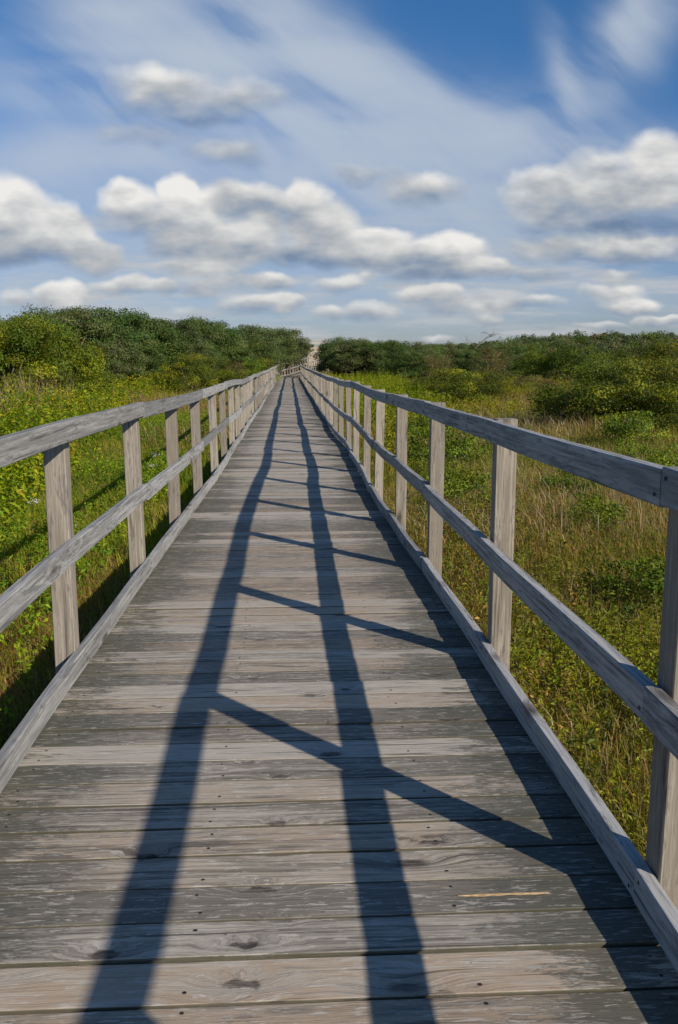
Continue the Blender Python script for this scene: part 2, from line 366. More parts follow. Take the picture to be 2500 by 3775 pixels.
def plain(name, col, rough=0.7, metal=0.0, bump=0.0, scale=20.0, col2=None):
    m = bpy.data.materials.new(name); m.use_nodes = True; T = NT(m.node_tree); bs = T.n['Principled BSDF']
    tcn = T.node('ShaderNodeTexCoord')
    nz = T.noise(tcn.outputs['Object'], scale, 5.0, 0.6)
    T.put(bs.inputs['Base Color'], T.mix(T.step(nz, 0.35, 0.65), col2 or tuple(c * 0.6 for c in col), col))
    T.put(bs.inputs['Roughness'], rough); T.put(bs.inputs['Metallic'], metal)
    if bump:
        bp = T.node('ShaderNodeBump'); T.put(bp.inputs['Distance'], bump); T.put(bp.inputs['Height'], nz); T.put(bs.inputs['Normal'], bp.outputs[0])
    return m
M_BARK = plain('grey bark', (0.20, 0.16, 0.125), 0.9, bump=0.01, scale=9.0)
M_NAIL = plain('rusty screw', (0.05, 0.04, 0.035), 0.6, 0.4)

def leaf_material(name, transl=0.35, vary=0.18, rough=0.5):
    m = bpy.data.materials.new(name); m.use_nodes = True; T = NT(m.node_tree); bs = T.n['Principled BSDF']
    at = T.node('ShaderNodeAttribute', attribute_name='col')
    oi = T.node('ShaderNodeObjectInfo')
    hs_ = T.node('ShaderNodeHueSaturation')
    T.put(hs_.inputs['Hue'], T.lin(oi.outputs['Random'], 0, 1, 0.5 - 0.018, 0.5 + 0.018))
    T.put(hs_.inputs['Value'], T.lin(T.m('FRACT', T.m('MULTIPLY', oi.outputs['Random'], 7.3)), 0, 1, 1 - vary, 1 + vary))
    T.put(hs_.inputs['Color'], at.outputs['Color'])
    T.put(bs.inputs['Base Color'], hs_.outputs[0]); T.put(bs.inputs['Roughness'], rough); T.put(bs.inputs['Specular IOR Level'], 0.25)
    tr = T.node('ShaderNodeBsdfTranslucent'); T.put(tr.inputs[0], T.mix(1.0, hs_.outputs[0], (1.1, 1.15, 0.6), 'MULTIPLY'))
    mx = T.node('ShaderNodeMixShader'); T.put(mx.inputs[0], transl)
    T.l.new(bs.outputs[0], mx.inputs[1]); T.l.new(tr.outputs[0], mx.inputs[2])
    T.l.new(mx.outputs[0], T.n['Material Output'].inputs[0])
    return m
M_LEAF = leaf_material('foliage'); M_GRASS = leaf_material('grass blades', 0.4, 0.0, 0.6)

# ------------------------------------------------------------------ lie of the land and of the walk
def sm(a, b, x):
    t = np.clip((np.asarray(x, float) - a) / (b - a), 0, 1); return t * t * (3 - 2 * t)
_rn = np.random.default_rng(5)
_WV = [( _rn.uniform(0, 2*pi), _rn.uniform(0.6, 1.6), _rn.uniform(0, 2*pi)) for _ in range(10)]
def wav(x, y, s):
    o = 0
    for (a_, f, p) in _WV: o = o + np.sin((np.cos(a_) * x + np.sin(a_) * y) * f / s + p)
    return o / len(_WV) ** .5 * 0.9
def gz(x, y):
    x = np.asarray(x, float); y = np.asarray(y, float)
    z = -0.66 + 0.035 * wav(x, y, 1.6) + 0.05 * wav(x + 9, y, 6)
    away = sm(2.0, 12, np.abs(x - 0.0)) 
    z = z + away * 0.10 * wav(x, y + 30, 11)
    far = sm(92, 112, y)
    z = z + far * (2.35 + 0.25 * wav(x, y, 14))
    z = z + sm(105, 150, y) * sm(5, 60, x) * (2.9 + 0.8 * wav(x, y, 17)) * (1 - sm(220, 420, y))
    z = z + sm(38, 60, y) * sm(-4, -18, x) * 0.9
    return z

PC = [(-3, 0), (3, 0), (7.2, -.006), (9, 0), (10.8, .008), (12.55, .014), (14.3, -.006), (16.1, -.012), (24, -.05), (32, -.06), (40, -.10), (52, -.12), (62, -.15), (70, -.17), (72, -.12), (76, .30), (80, .83), (86, 1.70), (93.4, 2.75), (98, 3.0)]
PZ = [(-3, 0), (3, 0), (5.4, -.022), (7.2, -.052), (9, -.075), (10.8, -.078), (12.5, -.075), (14.3, -.10), (16, -.128), (24, -.17), (40, -.22), (60, -.25), (72, -.22), (80, -.08), (86, .10), (93.4, .42), (98, .60)]
def pchip(pts, y):
    a_ = np.array(pts, float); return np.interp(y, a_[:, 0], a_[:, 1])
def smoothf(pts, y, w=0.5):
    return (pchip(pts, y - w) + 2 * pchip(pts, y) + pchip(pts, y + w)) / 4
def cx(y): return smoothf(PC, y, 1.0)
def cz(y): return smoothf(PZ, y, 1.0)
def frame(y):
    """centre, right vector of the walk at y"""
    e_ = 0.2
    t = np.array([cx(y + e_) - cx(y - e_), 2 * e_]); t /= np.hypot(*t)
    return np.array([cx(y), y, cz(y)]), np.array([t[1], -t[0], 0.0])
STEP = 1.78
Y0 = 1.915                     # post centres: Y0 + k*STEP
Y_END = 96.0

# ------------------------------------------------------------------ boardwalk deck
def build_deck():
    rng = np.random.default_rng(11)
    root = empty('boardwalk', (0, 0, 0))
    tag(root, 'long straight boardwalk of weathered grey planks running away between the two railings', 'boardwalk')
    Wd = Wood(); y = -1.2; pes = []
    screws = []
    # board joints of the nearest stretch follow the photograph's
    while y < Y_END:
        pitch = 0.1435 + rng.normal(0, .0035)
        wdt = pitch - (0.0058 + abs(rng.normal(0, .0028)))
        yc = y + pitch / 2
        c, r = frame(yc)
        f = np.array([-r[1], r[0], 0])
        n = 9 if yc < 20 else 4
        s = np.linspace(-0.965, 0.885, n)
        jit = np.array([rng.normal(0, .004), rng.normal(0, .004)])
        s[0] += jit[0]; s[-1] += jit[1]
        dz = rng.normal(0, .0016); tl = rng.normal(0, .0015); tw = rng.normal(0, .012)
        wob = rng.normal(0, .0007, n)
        C = c[None] + r[None] * s[:, None]; C[:, 2] += -0.019 + dz + tl * s
        C += f[None] * wob[:, None]
        up = np.array([0, 0, 1.0]) + f * tw; up /= np.linalg.norm(up)
        ff = np.cross(r, up)
        Wd.sweep(C, -ff * -1 if False else -ff, up, wdt, 0.038, rng, bev=0.0026, lat=s)
        k = np.array([-1, -1, -.93, .93, 1, 1, .93, -.93]); pes.append(np.tile(k, n))
        if yc < 14:
            for sx in (-0.86, -0.245, 0.40, 0.80):
                for q in (-.036, .036):
                    if rng.uniform() < .85:
                        screws.append(c + r * (sx + rng.normal(0, .006)) + f * (q + rng.normal(0, .004)) + np.array([0, 0, dz + tl * sx + q * tw]))
        y += pitch
    pe = np.concatenate(pes)
    V_ = np.concatenate(Wd.V)
    me = mesh_from('deck', V_, np.concatenate(Wd.F), M_DECK, {'wc': ('FLOAT_VECTOR', np.concatenate(Wd.wc)), 'rv': ('FLOAT_COLOR', np.concatenate(Wd.rv)),
                   'pe': ('FLOAT_VECTOR', np.stack([pe, pe * 0, pe * 0], -1))})
    add_obj('deck', me, root)
    # screw heads, sunk a little
    Vs = []; Fs = []; n0 = 0
    for p in screws:
        a_ = np.linspace(0, 2 * pi, 7)[:-1]; rr = 0.0048
        ring = np.stack([p[0] + cos(0) * np.cos(a_) * rr, p[1] + np.sin(a_) * rr, np.full(6, p[2] + 0.0008)], -1)
        Vs.append(ring); Fs.append(np.array([[0, 1, 2, 3], [0, 3, 4, 5]]) + n0); n0 += 6
    me = mesh_from('screw_heads', np.concatenate(Vs), np.concatenate(Fs), M_NAIL)
    o = add_obj('screw_head', me, root); o['kind'] = 'stuff'
    # joists
    for sx in (-0.86, -0.245, 0.40, 0.80):
        ys = np.arange(-1.2, Y_END, 1.0)
        C = []; R_ = []
        for yy in ys:
            c, r = frame(yy); q = c + r * sx; q[2] -= 0.038 + 0.09; C.append(q); R_.append(r)
        j = Wood(); j.sweep(C, R_, (0, 0, 1), 0.038, 0.17, rng); j.build('joist', M_POST, root)
    # bare split where the surface has sheared off
    X0, Yc = onz(1165, 2072); 
    nseg = 34; pts = []
    for i in range(nseg + 1):
        t = i / nseg; x = X0 - 0.118 + 0.236 * t
        hw = 0.0062 * (sin(pi * t) ** 0.8) * (1 + 0.3 * sin(9 * t) + .22 * sin(31 * t)) + 0.0002
        yy = Yc + 0.002 * sin(3 * t)
        for sg in (-1, 1): pts.append((x, yy + sg * hw, 0.0042))
        pts.append((x, yy, 0.0062))
    V_ = np.array(pts); F = []
    for i in range(nseg):
        a_ = i * 3; b_ = a_ + 3
        F += [[a_, b_, b_ + 2, a_ + 2], [a_ + 2, b_ + 2, b_ + 1, a_ + 1]]
    wcx = V_ + 3.3
    o = add_obj('bare_wood_split', mesh_from('bare_wood_split', V_, np.array(F), plain('fresh orange wood', (0.56, 0.38, 0.20), .7, scale=45, col2=(0.36, 0.235, 0.12))), root)
    o['label'] = 'bright orange bare sliver of split wood'
    return root
build_deck()

# ------------------------------------------------------------------ railings
def railing(side, label):
    rng = np.random.default_rng(100 + side)
    root = empty('railing', (0, 0, 0))
    tag(root, label, 'railing')
    inner = 0.84 if side > 0 else -0.91
    nk = int((Y_END - Y0) / STEP) + 1
    ks = np.arange(-2, nk + 1)
    posY = Y0 + STEP * ks
    # lateral and vertical wobble, per post, for the three boards
    def wob(sd, sl, sv):
        g = np.random.default_rng(sd)
        l = g.normal(0, sl, len(ks)); v = g.normal(0, sv, len(ks)); near = posY < 7.5; l[near] *= 0.3; v[near] *= .3
        return lambda y: (np.interp(y, posY, l), np.interp(y, posY, v))
    if side > 0:
        wb = {'top': wob(1, .010, .006), 'mid': wob(2, .014, .010), 'toe': wob(3, .010, .003)}
        ztop, zmid, ztoe = 1.062, .537, .062
    else:
        wb = {'top': wob(4, .012, .006), 'mid': wob(5, .012, .008), 'toe': wob(6, .014, .004)}
        ztop, zmid, ztoe = 1.062, .537, .066
    th = 0.038
    for nm, zc, name in (('top', ztop, 'top_rail'), ('mid', zmid, 'middle_rail'), ('toe', ztoe, 'toe_board')):
        k = -1 if nm != 'toe' or side > 0 else -1
        k = -1
        first = True
        while True:
            ya = Y0 + STEP * (k + 0) if True else 0
            span = 2
            yb = Y0 + STEP * (k + span)
            if first: ya = -1.3
            if ya > Y_END - 0.5: break
            yb = min(yb, Y_END)
            if first: yb = Y0 + STEP * 0 if side > 0 else Y0 + STEP * 0
            ys = np.linspace(ya + (0 if first else 0.0018), yb - 0.0018, max(3, int((yb - ya) / 0.16)))
            C = []; R_ = []
            bow = rng.normal(0, .006); bv = rng.normal(0, .004); e1 = rng.normal(0, .0035); e2 = rng.normal(0, .005); tq = rng.normal(0, .012)
            for yy in ys:
                c, r = frame(yy); l, v = wb[nm](yy)
                t = (yy - ya) / (yb - ya)
                ls = inner + side * th / 2 + l * 0.0 + side * 0 + e1
                # the board bows between its posts
                ph = (yy - Y0) / STEP
                ls += l + bow * sin(pi * t) + 0.003 * sin(2 * pi * ph + k)
                q = c + r * ls; q[2] += zc + v + e2 + bv * sin(pi * t) - 0.004 * abs(sin(pi * ph))
                C.append(q); R_.append(r)
            C = np.array(C); R_ = np.array(R_)
            hh = 0.089 + rng.normal(0, .0012)
            up = np.array([0, 0, 1.0]) + R_ * tq
            w = Wood(); w.sweep(C, R_, up / np.linalg.norm(up, axis=1)[:, None], th, hh, rng, bev=0.003)
            w.build(name, M_RAIL, root)
            if first: k = 0
            else: k += span
            first = False
    # posts
    for k in ks:
        yy = Y0 + STEP * k
        if yy > Y_END: break
        c, r = frame(yy)
        l = wb['top'](yy)[0]; lb = wb['toe'](yy)[0]
        zt = (1.103 if side > 0 else 1.052) + rng.normal(0, .004)
        xs = inner + side * (th + 0.0445 + 0.003)
        base = c + r * (xs + lb); top = c + r * (xs + l)
        zb = float(gz(base[0], base[1])) - 0.25
        lean = rng.normal(0, .004)
        f = np.array([-r[1], r[0], 0]); rot = rng.normal(0, .03)
        r2 = r * cos(rot) + f * sin(rot); f2 = -r * sin(rot) + f * cos(rot)
        C = [np.array([base[0], base[1], zb])]
        for t in np.linspace(0, 1, 5):
            q = base * (1 - t) + top * t + f * lean * t; q[2] = c[2] - 0.2 + t * (zt + 0.2); C.append(q)
        w = Wood(); w.sweep(C, r2, f2, 0.089, 0.086, rng, bev=0.003)
        w.build('post', M_POST, root)
        # nail heads where the rails are fixed
        if yy < 6:
            for zc, nm in ((ztop, 'top'), (zmid, 'mid'), (ztoe, 'toe')):
                for (dy, dz) in ((-.028, .022), (.028, -.022)):
                    l2, v2 = wb[nm](yy)
                    p = c + r * (inner + l2 - side * 0.0035) + f * dy; p[2] += zc + dz
                    a_ = np.linspace(0, 2 * pi, 7)[:-1]; rr = 0.0058
                    ring = p[None] + f[None] * (np.cos(a_) * rr)[:, None] + np.array([0, 0, 1.])[None] * (np.sin(a_) * rr)[:, None]
                    ring2 = ring * 0.6 + p[None] * 0.4 - r[None] * side * 0.0015
                    q = [[i, (i + 1) % 6, 6 + (i + 1) % 6, 6 + i] for i in range(6)] + [[6, 7, 8, 9], [6, 9, 10, 11]]
                    add_obj('nail', mesh_from('nail', np.concatenate([ring, ring2]), np.array(q), M_NAIL), root)
    return root
railing(1, 'weathered timber railing along the right side of the boardwalk, its inner faces in blue shade')
railing(-1, 'weathered timber railing along the left side of the boardwalk, its inner faces sunlit')

# ------------------------------------------------------------------ stairs up the dune at the far end
M_STAIR = wood_material('pale stair timber', False, light=(0.62, 0.53, 0.40), mid=(0.46, 0.38, 0.28), dark=(0.2, 0.16, 0.12))
def stairs():
    rng = np.random.default_rng(7)
    root = empty('dune_stairs', (4.2, 96, .7)); tag(root, 'pale timber staircase climbing the dune at the far end of the boardwalk', 'stairs')
    def loc(*p): return np.array(p, float) - np.array([4.2, 96, .7])
    # heading a little to the left of the view axis so that it shows between the thickets
    x0, y0, z0 = 2.9, 96.2, .58
    n = 13; run = .42; rise = .17
    w = Wood()
    for i in range(n):
        y = y0 + i * run; z = z0 + (i + 1) * rise
        w.sweep([loc(x0 - 1.0, y, z), loc(x0 + 1.0, y, z)], (0, 1, 0), (0, 0, 1), .36, .04, rng)
    w.build('treads', M_STAIR, root)
    w = Wood()
    for i in range(n):
        y = y0 + i * run - .165; z = z0 + (i + .5) * rise - .02
        w.sweep([loc(x0 - 1.0, y, z), loc(x0 + 1.0, y, z)], (0, 1, 0), (0, 0, 1), .02, .125, rng)
    w.build('risers', M_STAIR, root)
    ye = y0 + (n - 1) * run; ze = z0 + n * rise
    for sx in (-1.06, 1.06):
        w = Wood(); w.sweep([loc(x0 + sx, y0 - .2, z0), loc(x0 + sx, ye + .2, ze)], (1, 0, 0), (0, 0, 1), .04, .25, rng); w.build('stringer', M_STAIR, root)
        w = Wood(); w.sweep([loc(x0 + sx, y0, z0 + 1.1), loc(x0 + sx, ye, ze + 1.0)], (1, 0, 0), (0, 0, 1), .09, .09, rng); w.build('handrail', M_STAIR, root)
        for i in range(0, n, 3):
            y = y0 + i * run; z = z0 + i * rise
            w = Wood(); w.sweep([loc(x0 + sx * 1.04, y, z - .6), loc(x0 + sx * 1.04, y, z + 1.15)], (1, 0, 0), (0, 1, 0), .09, .09, rng); w.build('post', M_STAIR, root)
    # landing at the top with its rail of boards
    w = Wood()
    for i in range(10): w.sweep([loc(x0 - 1.3, ye + .4 + i * .14, ze), loc(x0 + 1.3, ye + .4 + i * .14, ze)], (0, 1, 0), (0, 0, 1), .135, .04, rng)
    w.build('landing', M_STAIR, root)
    for zz in (.35, .7, 1.05):
        w = Wood(); w.sweep([loc(x0 - 1.3, ye + 1.8, ze + zz - .35), loc(x0 + 1.3, ye + 1.8, ze + zz - .35)], (0, 1, 0), (0, 0, 1), .04, .12, rng); w.build('landing_rail', M_STAIR, root)
stairs()

# ------------------------------------------------------------------ ground
def build_ground():
    def axis(lo, hi, fine_lo, fine_hi, st, g=1.12):
        a_ = list(np.arange(fine_lo, fine_hi, st)); s = st; x = a_[-1]
        while x < hi: s *= g; x += s; a_.append(x)
        s = st; x = a_[0]; b_ = []
        while x > lo: s *= g; x -= s; b_.append(x)
        return np.array(b_[::-1] + a_)
    xs = axis(-2500, 2500, -14, 14, .4); ys = axis(-600, 3500, -4, 40, .5, 1.07)
    X, Y = np.meshgrid(xs, ys)
    Z = gz(X, Y)
    r = np.hypot(X, Y); Z = np.where(r > 500, -0.6 + (Z + .6) * np.exp(-(r - 500) / 300), Z)
    V_ = np.stack([X, Y, Z], -1).reshape(-1, 3); nx = len(xs)
    i = np.arange(len(ys) - 1)[:, None] * nx + np.arange(nx - 1)[None]
    F = np.stack([i, i + 1, i + nx + 1, i + nx], -1).reshape(-1, 4)
    m = bpy.data.materials.new('marsh soil and thatch'); m.use_nodes = True; T = NT(m.node_tree); bs = T.n['Principled BSDF']
    geo = T.node('ShaderNodeNewGeometry').outputs['Position']
    n1 = T.noise(geo, 1.1, 5, .6); n2 = T.noise(geo, 9, 6, .7); n3 = T.noise(geo, 60, 4, .7)
    col = T.mix(T.step(n1, .42, .6), (0.055, 0.075, 0.014), (0.13, 0.10, 0.045))
    col = T.mix(T.step(n2, .45, .62), col, (0.06, 0.045, 0.022))
    col = T.mix(T.step(n3, .5, .66, 0, .6), col, (0.20, 0.15, 0.075))
    T.put(bs.inputs['Base Color'], col); T.put(bs.inputs['Roughness'], 1.0); T.put(bs.inputs['Specular IOR Level'], 0.05)
    bp = T.node('ShaderNodeBump'); T.put(bp.inputs['Distance'], .03); T.put(bp.inputs['Height'], T.m('ADD', n2, T.m('MULTIPLY', n3, .4))); T.put(bs.inputs['Normal'], bp.outputs[0])
    o = add_obj('ground', mesh_from('ground', V_, F, m, smooth=True)); o['kind'] = 'structure'
build_ground()

# ------------------------------------------------------------------ leaves and blades
def unit(v): return v / (np.linalg.norm(v, axis=-1, keepdims=True) + 1e-9)
def leaf_arrays(P_, N_, size, asp, rng):
    """rhombic leaves: centre P_, plane normal N_, length size, width size*asp"""
    n = len(P_)
    t = unit(np.cross(N_, unit(rng.normal(size=(n, 3))))); b = np.cross(N_, t)
    s = np.broadcast_to(np.asarray(size, float), (n,))[:, None]
    w = s * asp
    fold = N_ * s * 0.12
    V_ = np.stack([P_ - t * s * .5, P_ - b * w * .5 + fold, P_ + t * s * .5, P_ + b * w * .5 + fold], 1)
    return V_.reshape(-1, 3), np.arange(n * 4, dtype=np.int32).reshape(-1, 4)
def colors_of(n, base, rng, var=.22, hue=.1):
    k = np.exp(rng.normal(0, var, n))[:, None]
    c = np.asarray(base, float)[None] * k if np.ndim(base) == 1 else base * k
    c = c * np.exp(rng.normal(0, hue, (n, 3)) * np.array([1, .4, .8]))
    return np.concatenate([np.clip(c, 0, .9), np.ones((n, 1))], 1)

def crown_mesh(name, seed, rx, ry, h, lo, n_cl, n_leaf, leaf, cols, rc=.28, spread=1.0, asp=.55, up=.35, flat=0.0):
    """crown between z=lo and z=h made of clumps of leaves"""
    rng = np.random.default_rng(seed)
    cc = []
    while len(cc) < n_cl:
        p = rng.uniform(-1, 1, 3); q = np.linalg.norm(p)
        if q > 1 or (q < .45 and rng.uniform() < .7): continue
        cc.append(p)
    cc = np.array(cc); mid = (lo + h) / 2; hz = (h - lo) / 2
    lump = 1 + .16 * np.sin(3 * np.arctan2(cc[:, 1], cc[:, 0]) + seed) + .1 * np.sin(5 * np.arctan2(cc[:, 1], cc[:, 0]) + 2 * seed)
    C = np.stack([cc[:, 0] * rx * lump, cc[:, 1] * ry * lump, mid + cc[:, 2] * hz * (1 - .12 * rng.uniform(size=n_cl))], 1)
    R_ = rc * min(rx, hz * 1.3) * rng.uniform(.6, 1.35, n_cl)
    wts = R_ ** 2; idx = rng.choice(n_cl, n_leaf, p=wts / wts.sum())
    dirs = unit(rng.normal(size=(n_leaf, 3))); rad = R_[idx] * np.clip(rng.normal(.85, .22, n_leaf), .1, 1.6)
    dirs[:, 2] = dirs[:, 2] * .8 + .1
    P_ = C[idx] + dirs * rad[:, None] * np.array([1.15, 1.15, .75])
    P_[:, 2] = np.maximum(P_[:, 2], .03)
    N_ = unit(dirs * 1.0 + rng.normal(size=(n_leaf, 3)) * .42 + np.array([0, 0, up]))
    V_, F = leaf_arrays(P_, N_, leaf * rng.uniform(.65, 1.3, n_leaf), asp, rng)
    base = np.asarray(cols, float)[rng.choice(len(cols), n_cl)]
    c = colors_of(n_leaf, base[idx] * rng.uniform(.62, 1.35, n_cl)[idx][:, None], rng, .13, .07)
    return mesh_from(name, V_, F, M_LEAF, {'col': ('FLOAT_COLOR', np.repeat(c, 4, 0))}), C

def tube(P_, R_, nseg=6):
    P_ = np.asarray(P_, float); n = len(P_)
    t = unit(np.gradient(P_, axis=0)); a_ = np.array([1.0, 0.13, 0.0]); u = unit(np.cross(t, a_)); v = np.cross(t, u)
    th = np.linspace(0, 2 * pi, nseg, endpoint=False)
    V_ = P_[:, None] + (u[:, None] * np.cos(th)[None, :, None] + v[:, None] * np.sin(th)[None, :, None]) * np.asarray(R_)[:, None, None]
    i = np.arange(n - 1)[:, None] * nseg; k = np.arange(nseg)[None]; k2 = (k + 1) % nseg
    F = np.stack([i + k, i + k2, i + nseg + k2, i + nseg + k], -1).reshape(-1, 4)
    return V_.reshape(-1, 3), F
def trunk_mesh(name, seed, C, h, r0, n_limb=9, multi=3):
    rng = np.random.default_rng(seed + 500); Vs = []; Fs = []; n0 = 0
    stems = [np.array([rng.normal(0, .12), rng.normal(0, .12), -0.25]) * np.array([multi > 1, multi > 1, 1]) for _ in range(multi)]
    pick = rng.permutation(len(C))[:n_limb]
    for j, i in enumerate(pick):
        s = stems[j % multi]; e_ = C[i]; m1 = s * .6 + e_ * .4 + rng.normal(0, .07 * h, 3) * np.array([1, 1, .4]); m1[2] = s[2] * .45 + e_[2] * .55
        t = np.linspace(0, 1, 8)[:, None]
        p = (1 - t) ** 2 * s + 2 * t * (1 - t) * m1 + t ** 2 * e_
        p = p + rng.normal(0, .012 * h, p.shape) * (t > 0) * (t < 1)
        V_, F = tube(p, r0 * (1 - .82 * t[:, 0])); Vs.append(V_); Fs.append(F + n0); n0 += len(V_)
    return mesh_from(name, np.concatenate(Vs), np.concatenate(Fs), M_BARK, smooth=True)

KIND = {}
def make_kind(key, n, rx, ry, h, lo, n_cl, n_leaf, leaf, cols, r0, limb=9, multi=3, **kw):
    L_ = []
    for i in range(n):
        me, C = crown_mesh('crown_' + key, sum(map(ord, key)) + 17 * i, rx, ry, h, lo, n_cl, n_leaf, leaf, cols, **kw)
        L_.append((me, trunk_mesh('trunk_' + key, 31 * i + len(key), C, h, r0, limb, multi)))
    KIND[key] = (L_, h, rx)
DG = [(.075, .13, .022), (.095, .15, .028), (.12, .165, .045), (.155, .19, .05), (.065, .115, .018)]
GG = [(.125, .155, .05), (.11, .14, .04), (.15, .17, .06), (.085, .12, .03)]
YG = [(.125, .175, .010), (.16, .195, .008), (.08, .125, .010), (.22, .235, .010)]
OG = [(.14, .17, .012), (.19, .20, .016), (.09, .12, .014), (.23, .235, .012)]
BG = [(.13, .19, .016), (.17, .21, .018), (.10, .15, .014)]
RB = [(.20, .15, .05), (.23, .14, .06), (.16, .15, .04), (.13, .15, .03)]
make_kind('thicket', 4, 1.9, 1.9, 4.3, .3, 95, 24000, .11, DG, .09, 12, 4, rc=.24)
make_kind('greytree', 3, 1.8, 1.8, 4.0, .7, 85, 20000, .10, GG, .09, 12, 4, rc=.24)
make_kind('yellowbush', 2, 1.7, 1.7, 3.1, .1, 90, 26000, .075, YG, .05, 10, 5, rc=.24)
make_kind('olivebush', 3, 1.0, 1.0, 1.65, .05, 60, 12000, .055, OG, .025, 10, 6, rc=.25)
make_kind('greenbush', 2, .9, .9, 1.6, .05, 55, 10000, .055, BG, .022, 8, 5, rc=.26)
make_kind('brownbush', 2, .8, .8, 1.5, .1, 50, 4500, .055, RB, .022, 20, 8, rc=.26)
make_kind('lowshrub', 3, .42, .42, .62, .02, 34, 3000, .038, [(.16, .21, .014), (.11, .16, .014), (.22, .25, .016)], .008, 10, 6, rc=.3)

def plant(key, name, x, y, s=1.0, sz=None, label='', cat='tree', group=None, rot=None, sink=0.0, var=None):
    L_, h, rx = KIND[key]
    me, tr = L_[random.randrange(len(L_)) if var is None else var % len(L_)]
    r = empty(name, (x, y, float(gz(x, y)) - sink))
    r.rotation_euler.z = random.uniform(0, 6.28) if rot is None else rot
    r.scale = (s, s, sz if sz else s)
    tag(r, label, cat, group)
    add_obj('crown', me, r); add_obj('trunk', tr, r)
    return r
random.seed(4)

# --- left thicket: (image x, depth, top height) in the photograph's line
def u_of(px): return (px * 1.5944 - 1074.6) / F_
TL = [(-60, 42, 3.9), (20, 43, 4.0), (95, 46, 4.0), (165, 48, 4.2), (235, 50, 4.4), (300, 52, 4.6), (360, 54, 4.6), (415, 57, 4.3), (465, 60, 4.3), (515, 64, 4.25), (560, 68, 4.3), (600, 73, 4.5), (640, 78, 4.5), (658, 84, 4.2)]
for i, (px, Y, zt) in enumerate(TL):
    x = u_of(px) * Y; g = float(gz(x, Y)); hh = zt - g
    key = 'greytree' if px > 540 or i % 4 == 3 else 'thicket'
    hh *= (.95, .86, .92, .98, .88)[i % 5]
    H0 = KIND[key][1]; s = hh / H0
    plant(key, 'thicket_tree', x, Y, s * 1.05, s, 'dark green thicket tree in the dense row beyond the yellow shrubs left of the boardwalk', 'tree', 'thicket trees left of the boardwalk')
    # a second and third tree behind and before, to close the mass
    x2 = x + random.uniform(-1.5, 1.0); Y2 = Y + random.uniform(2.5, 4)
    plant('thicket', 'thicket_tree', x2 - 1.2, Y2, s * .98, s * .93, 'dark green thicket tree in the dense row beyond the yellow shrubs left of the boardwalk', 'tree', 'thicket trees left of the boardwalk')
    if px < 640:
        x3 = x + random.uniform(-.5, 1.5); Y3 = Y - random.uniform(2, 3.2)
        plant(random.choice(['thicket', 'greytree', 'thicket']), 'thicket_tree', x3, Y3, s * .78, s * .68, 'dark green thicket tree in the dense row beyond the yellow shrubs left of the boardwalk', 'tree', 'thicket trees left of the boardwalk')
make_kind('overhang', 1, 1.9, 1.7, 4.4, 2.5, 55, 14000, .10, DG[:2] + GG, .09, 10, 3, rc=.30)
plant('overhang', 'leaning_tree', .45, 92.5, 1.0, 0.9, 'grey green tree leaning over the far bend of the boardwalk', 'tree')
# bushes along the foot of the left thicket
for (px, Y, s, key, lab) in [
    (440, 46, 1.35, 'olivebush', 'olive green bush at the foot of the left thicket, leftmost of its three'),
    (500, 50, 1.4, 'olivebush', 'olive green bush at the foot of the left thicket, middle one of three'),
    (545, 55, 1.15, 'brownbush', 'reddish brown bush against the left thicket'),
    (575, 56, 1.2, 'greenbush', 'bright green bush against the left thicket near the boardwalk'),
    (605, 60, 1.2, 'olivebush', 'olive green bush at the foot of the left thicket, nearest the far bend'),
    (612, 69, .9, 'greenbush', 'small bright green bush beside the far left railing')]:
    plant(key, 'bush', u_of(px) * Y, Y, s, None, lab, 'bush')
# the big yellow green bushes at the left edge
plant('yellowbush', 'willow_bush', u_of(20) * 25, 25, 1.0, 1.02, 'big yellow green bush at the left edge of the view', 'bush', var=0)
plant('yellowbush', 'willow_bush', u_of(115) * 26.5, 26.5, .98, .98, 'big yellow green bush, right neighbour of the one at the left edge', 'bush', var=1)
plant('yellowbush', 'willow_bush', u_of(170) * 28, 28, .72, .78, 'smaller yellow green bush on the right flank of the big pair', 'bush', var=0)
plant('yellowbush', 'willow_bush', u_of(-90) * 26, 26, 1.05, 1.0, 'big yellow green bush mostly outside the left edge of the view', 'bush', var=1)

# --- right side thicket
GR = 'thicket trees right of the boardwalk'; LR = 'dark green thicket tree in the row right of the far end of the boardwalk'
for (px, Y, zt, key) in [(782, 71, 2.95, 'thicket'), (815, 68, 2.85, 'greytree'), (850, 68, 2.8, 'thicket'), (880, 69, 2.85, 'thicket'), (905, 70, 2.9, 'thicket'), (925, 73, 2.8, 'thicket'),
                     (786, 88, 3.4, 'greytree'), (805, 84, 3.2, 'thicket'), (840, 82, 3.2, 'greytree'), (960, 80, 2.8, 'greytree'), (990, 84, 2.8, 'thicket'), (1020, 86, 2.9, 'greytree'), (1050, 88, 2.9, 'greytree'),
                     (1085, 90, 2.9, 'thicket'), (1120, 90, 2.8, 'greytree'), (1155, 92, 2.9, 'greytree'), (1190, 92, 3.0, 'thicket'), (1225, 94, 3.1, 'greytree'), (1260, 96, 3.3, 'thicket'), (1300, 98, 3.5, 'greytree'),
                     (940, 64, 1.9, 'thicket'), (975, 70, 2.1, 'greytree'), (1080, 78, 2.2, 'thicket'), (1150, 80, 2.3, 'greytree'), (1260, 82, 2.4, 'thicket')]:
    x = u_of(px) * Y; g = float(gz(x, Y)); s = (zt - g) / KIND[key][1]
    plant(key, 'thicket_tree', x, Y, max(s * 1.05, .75), s, LR, 'tree', GR)
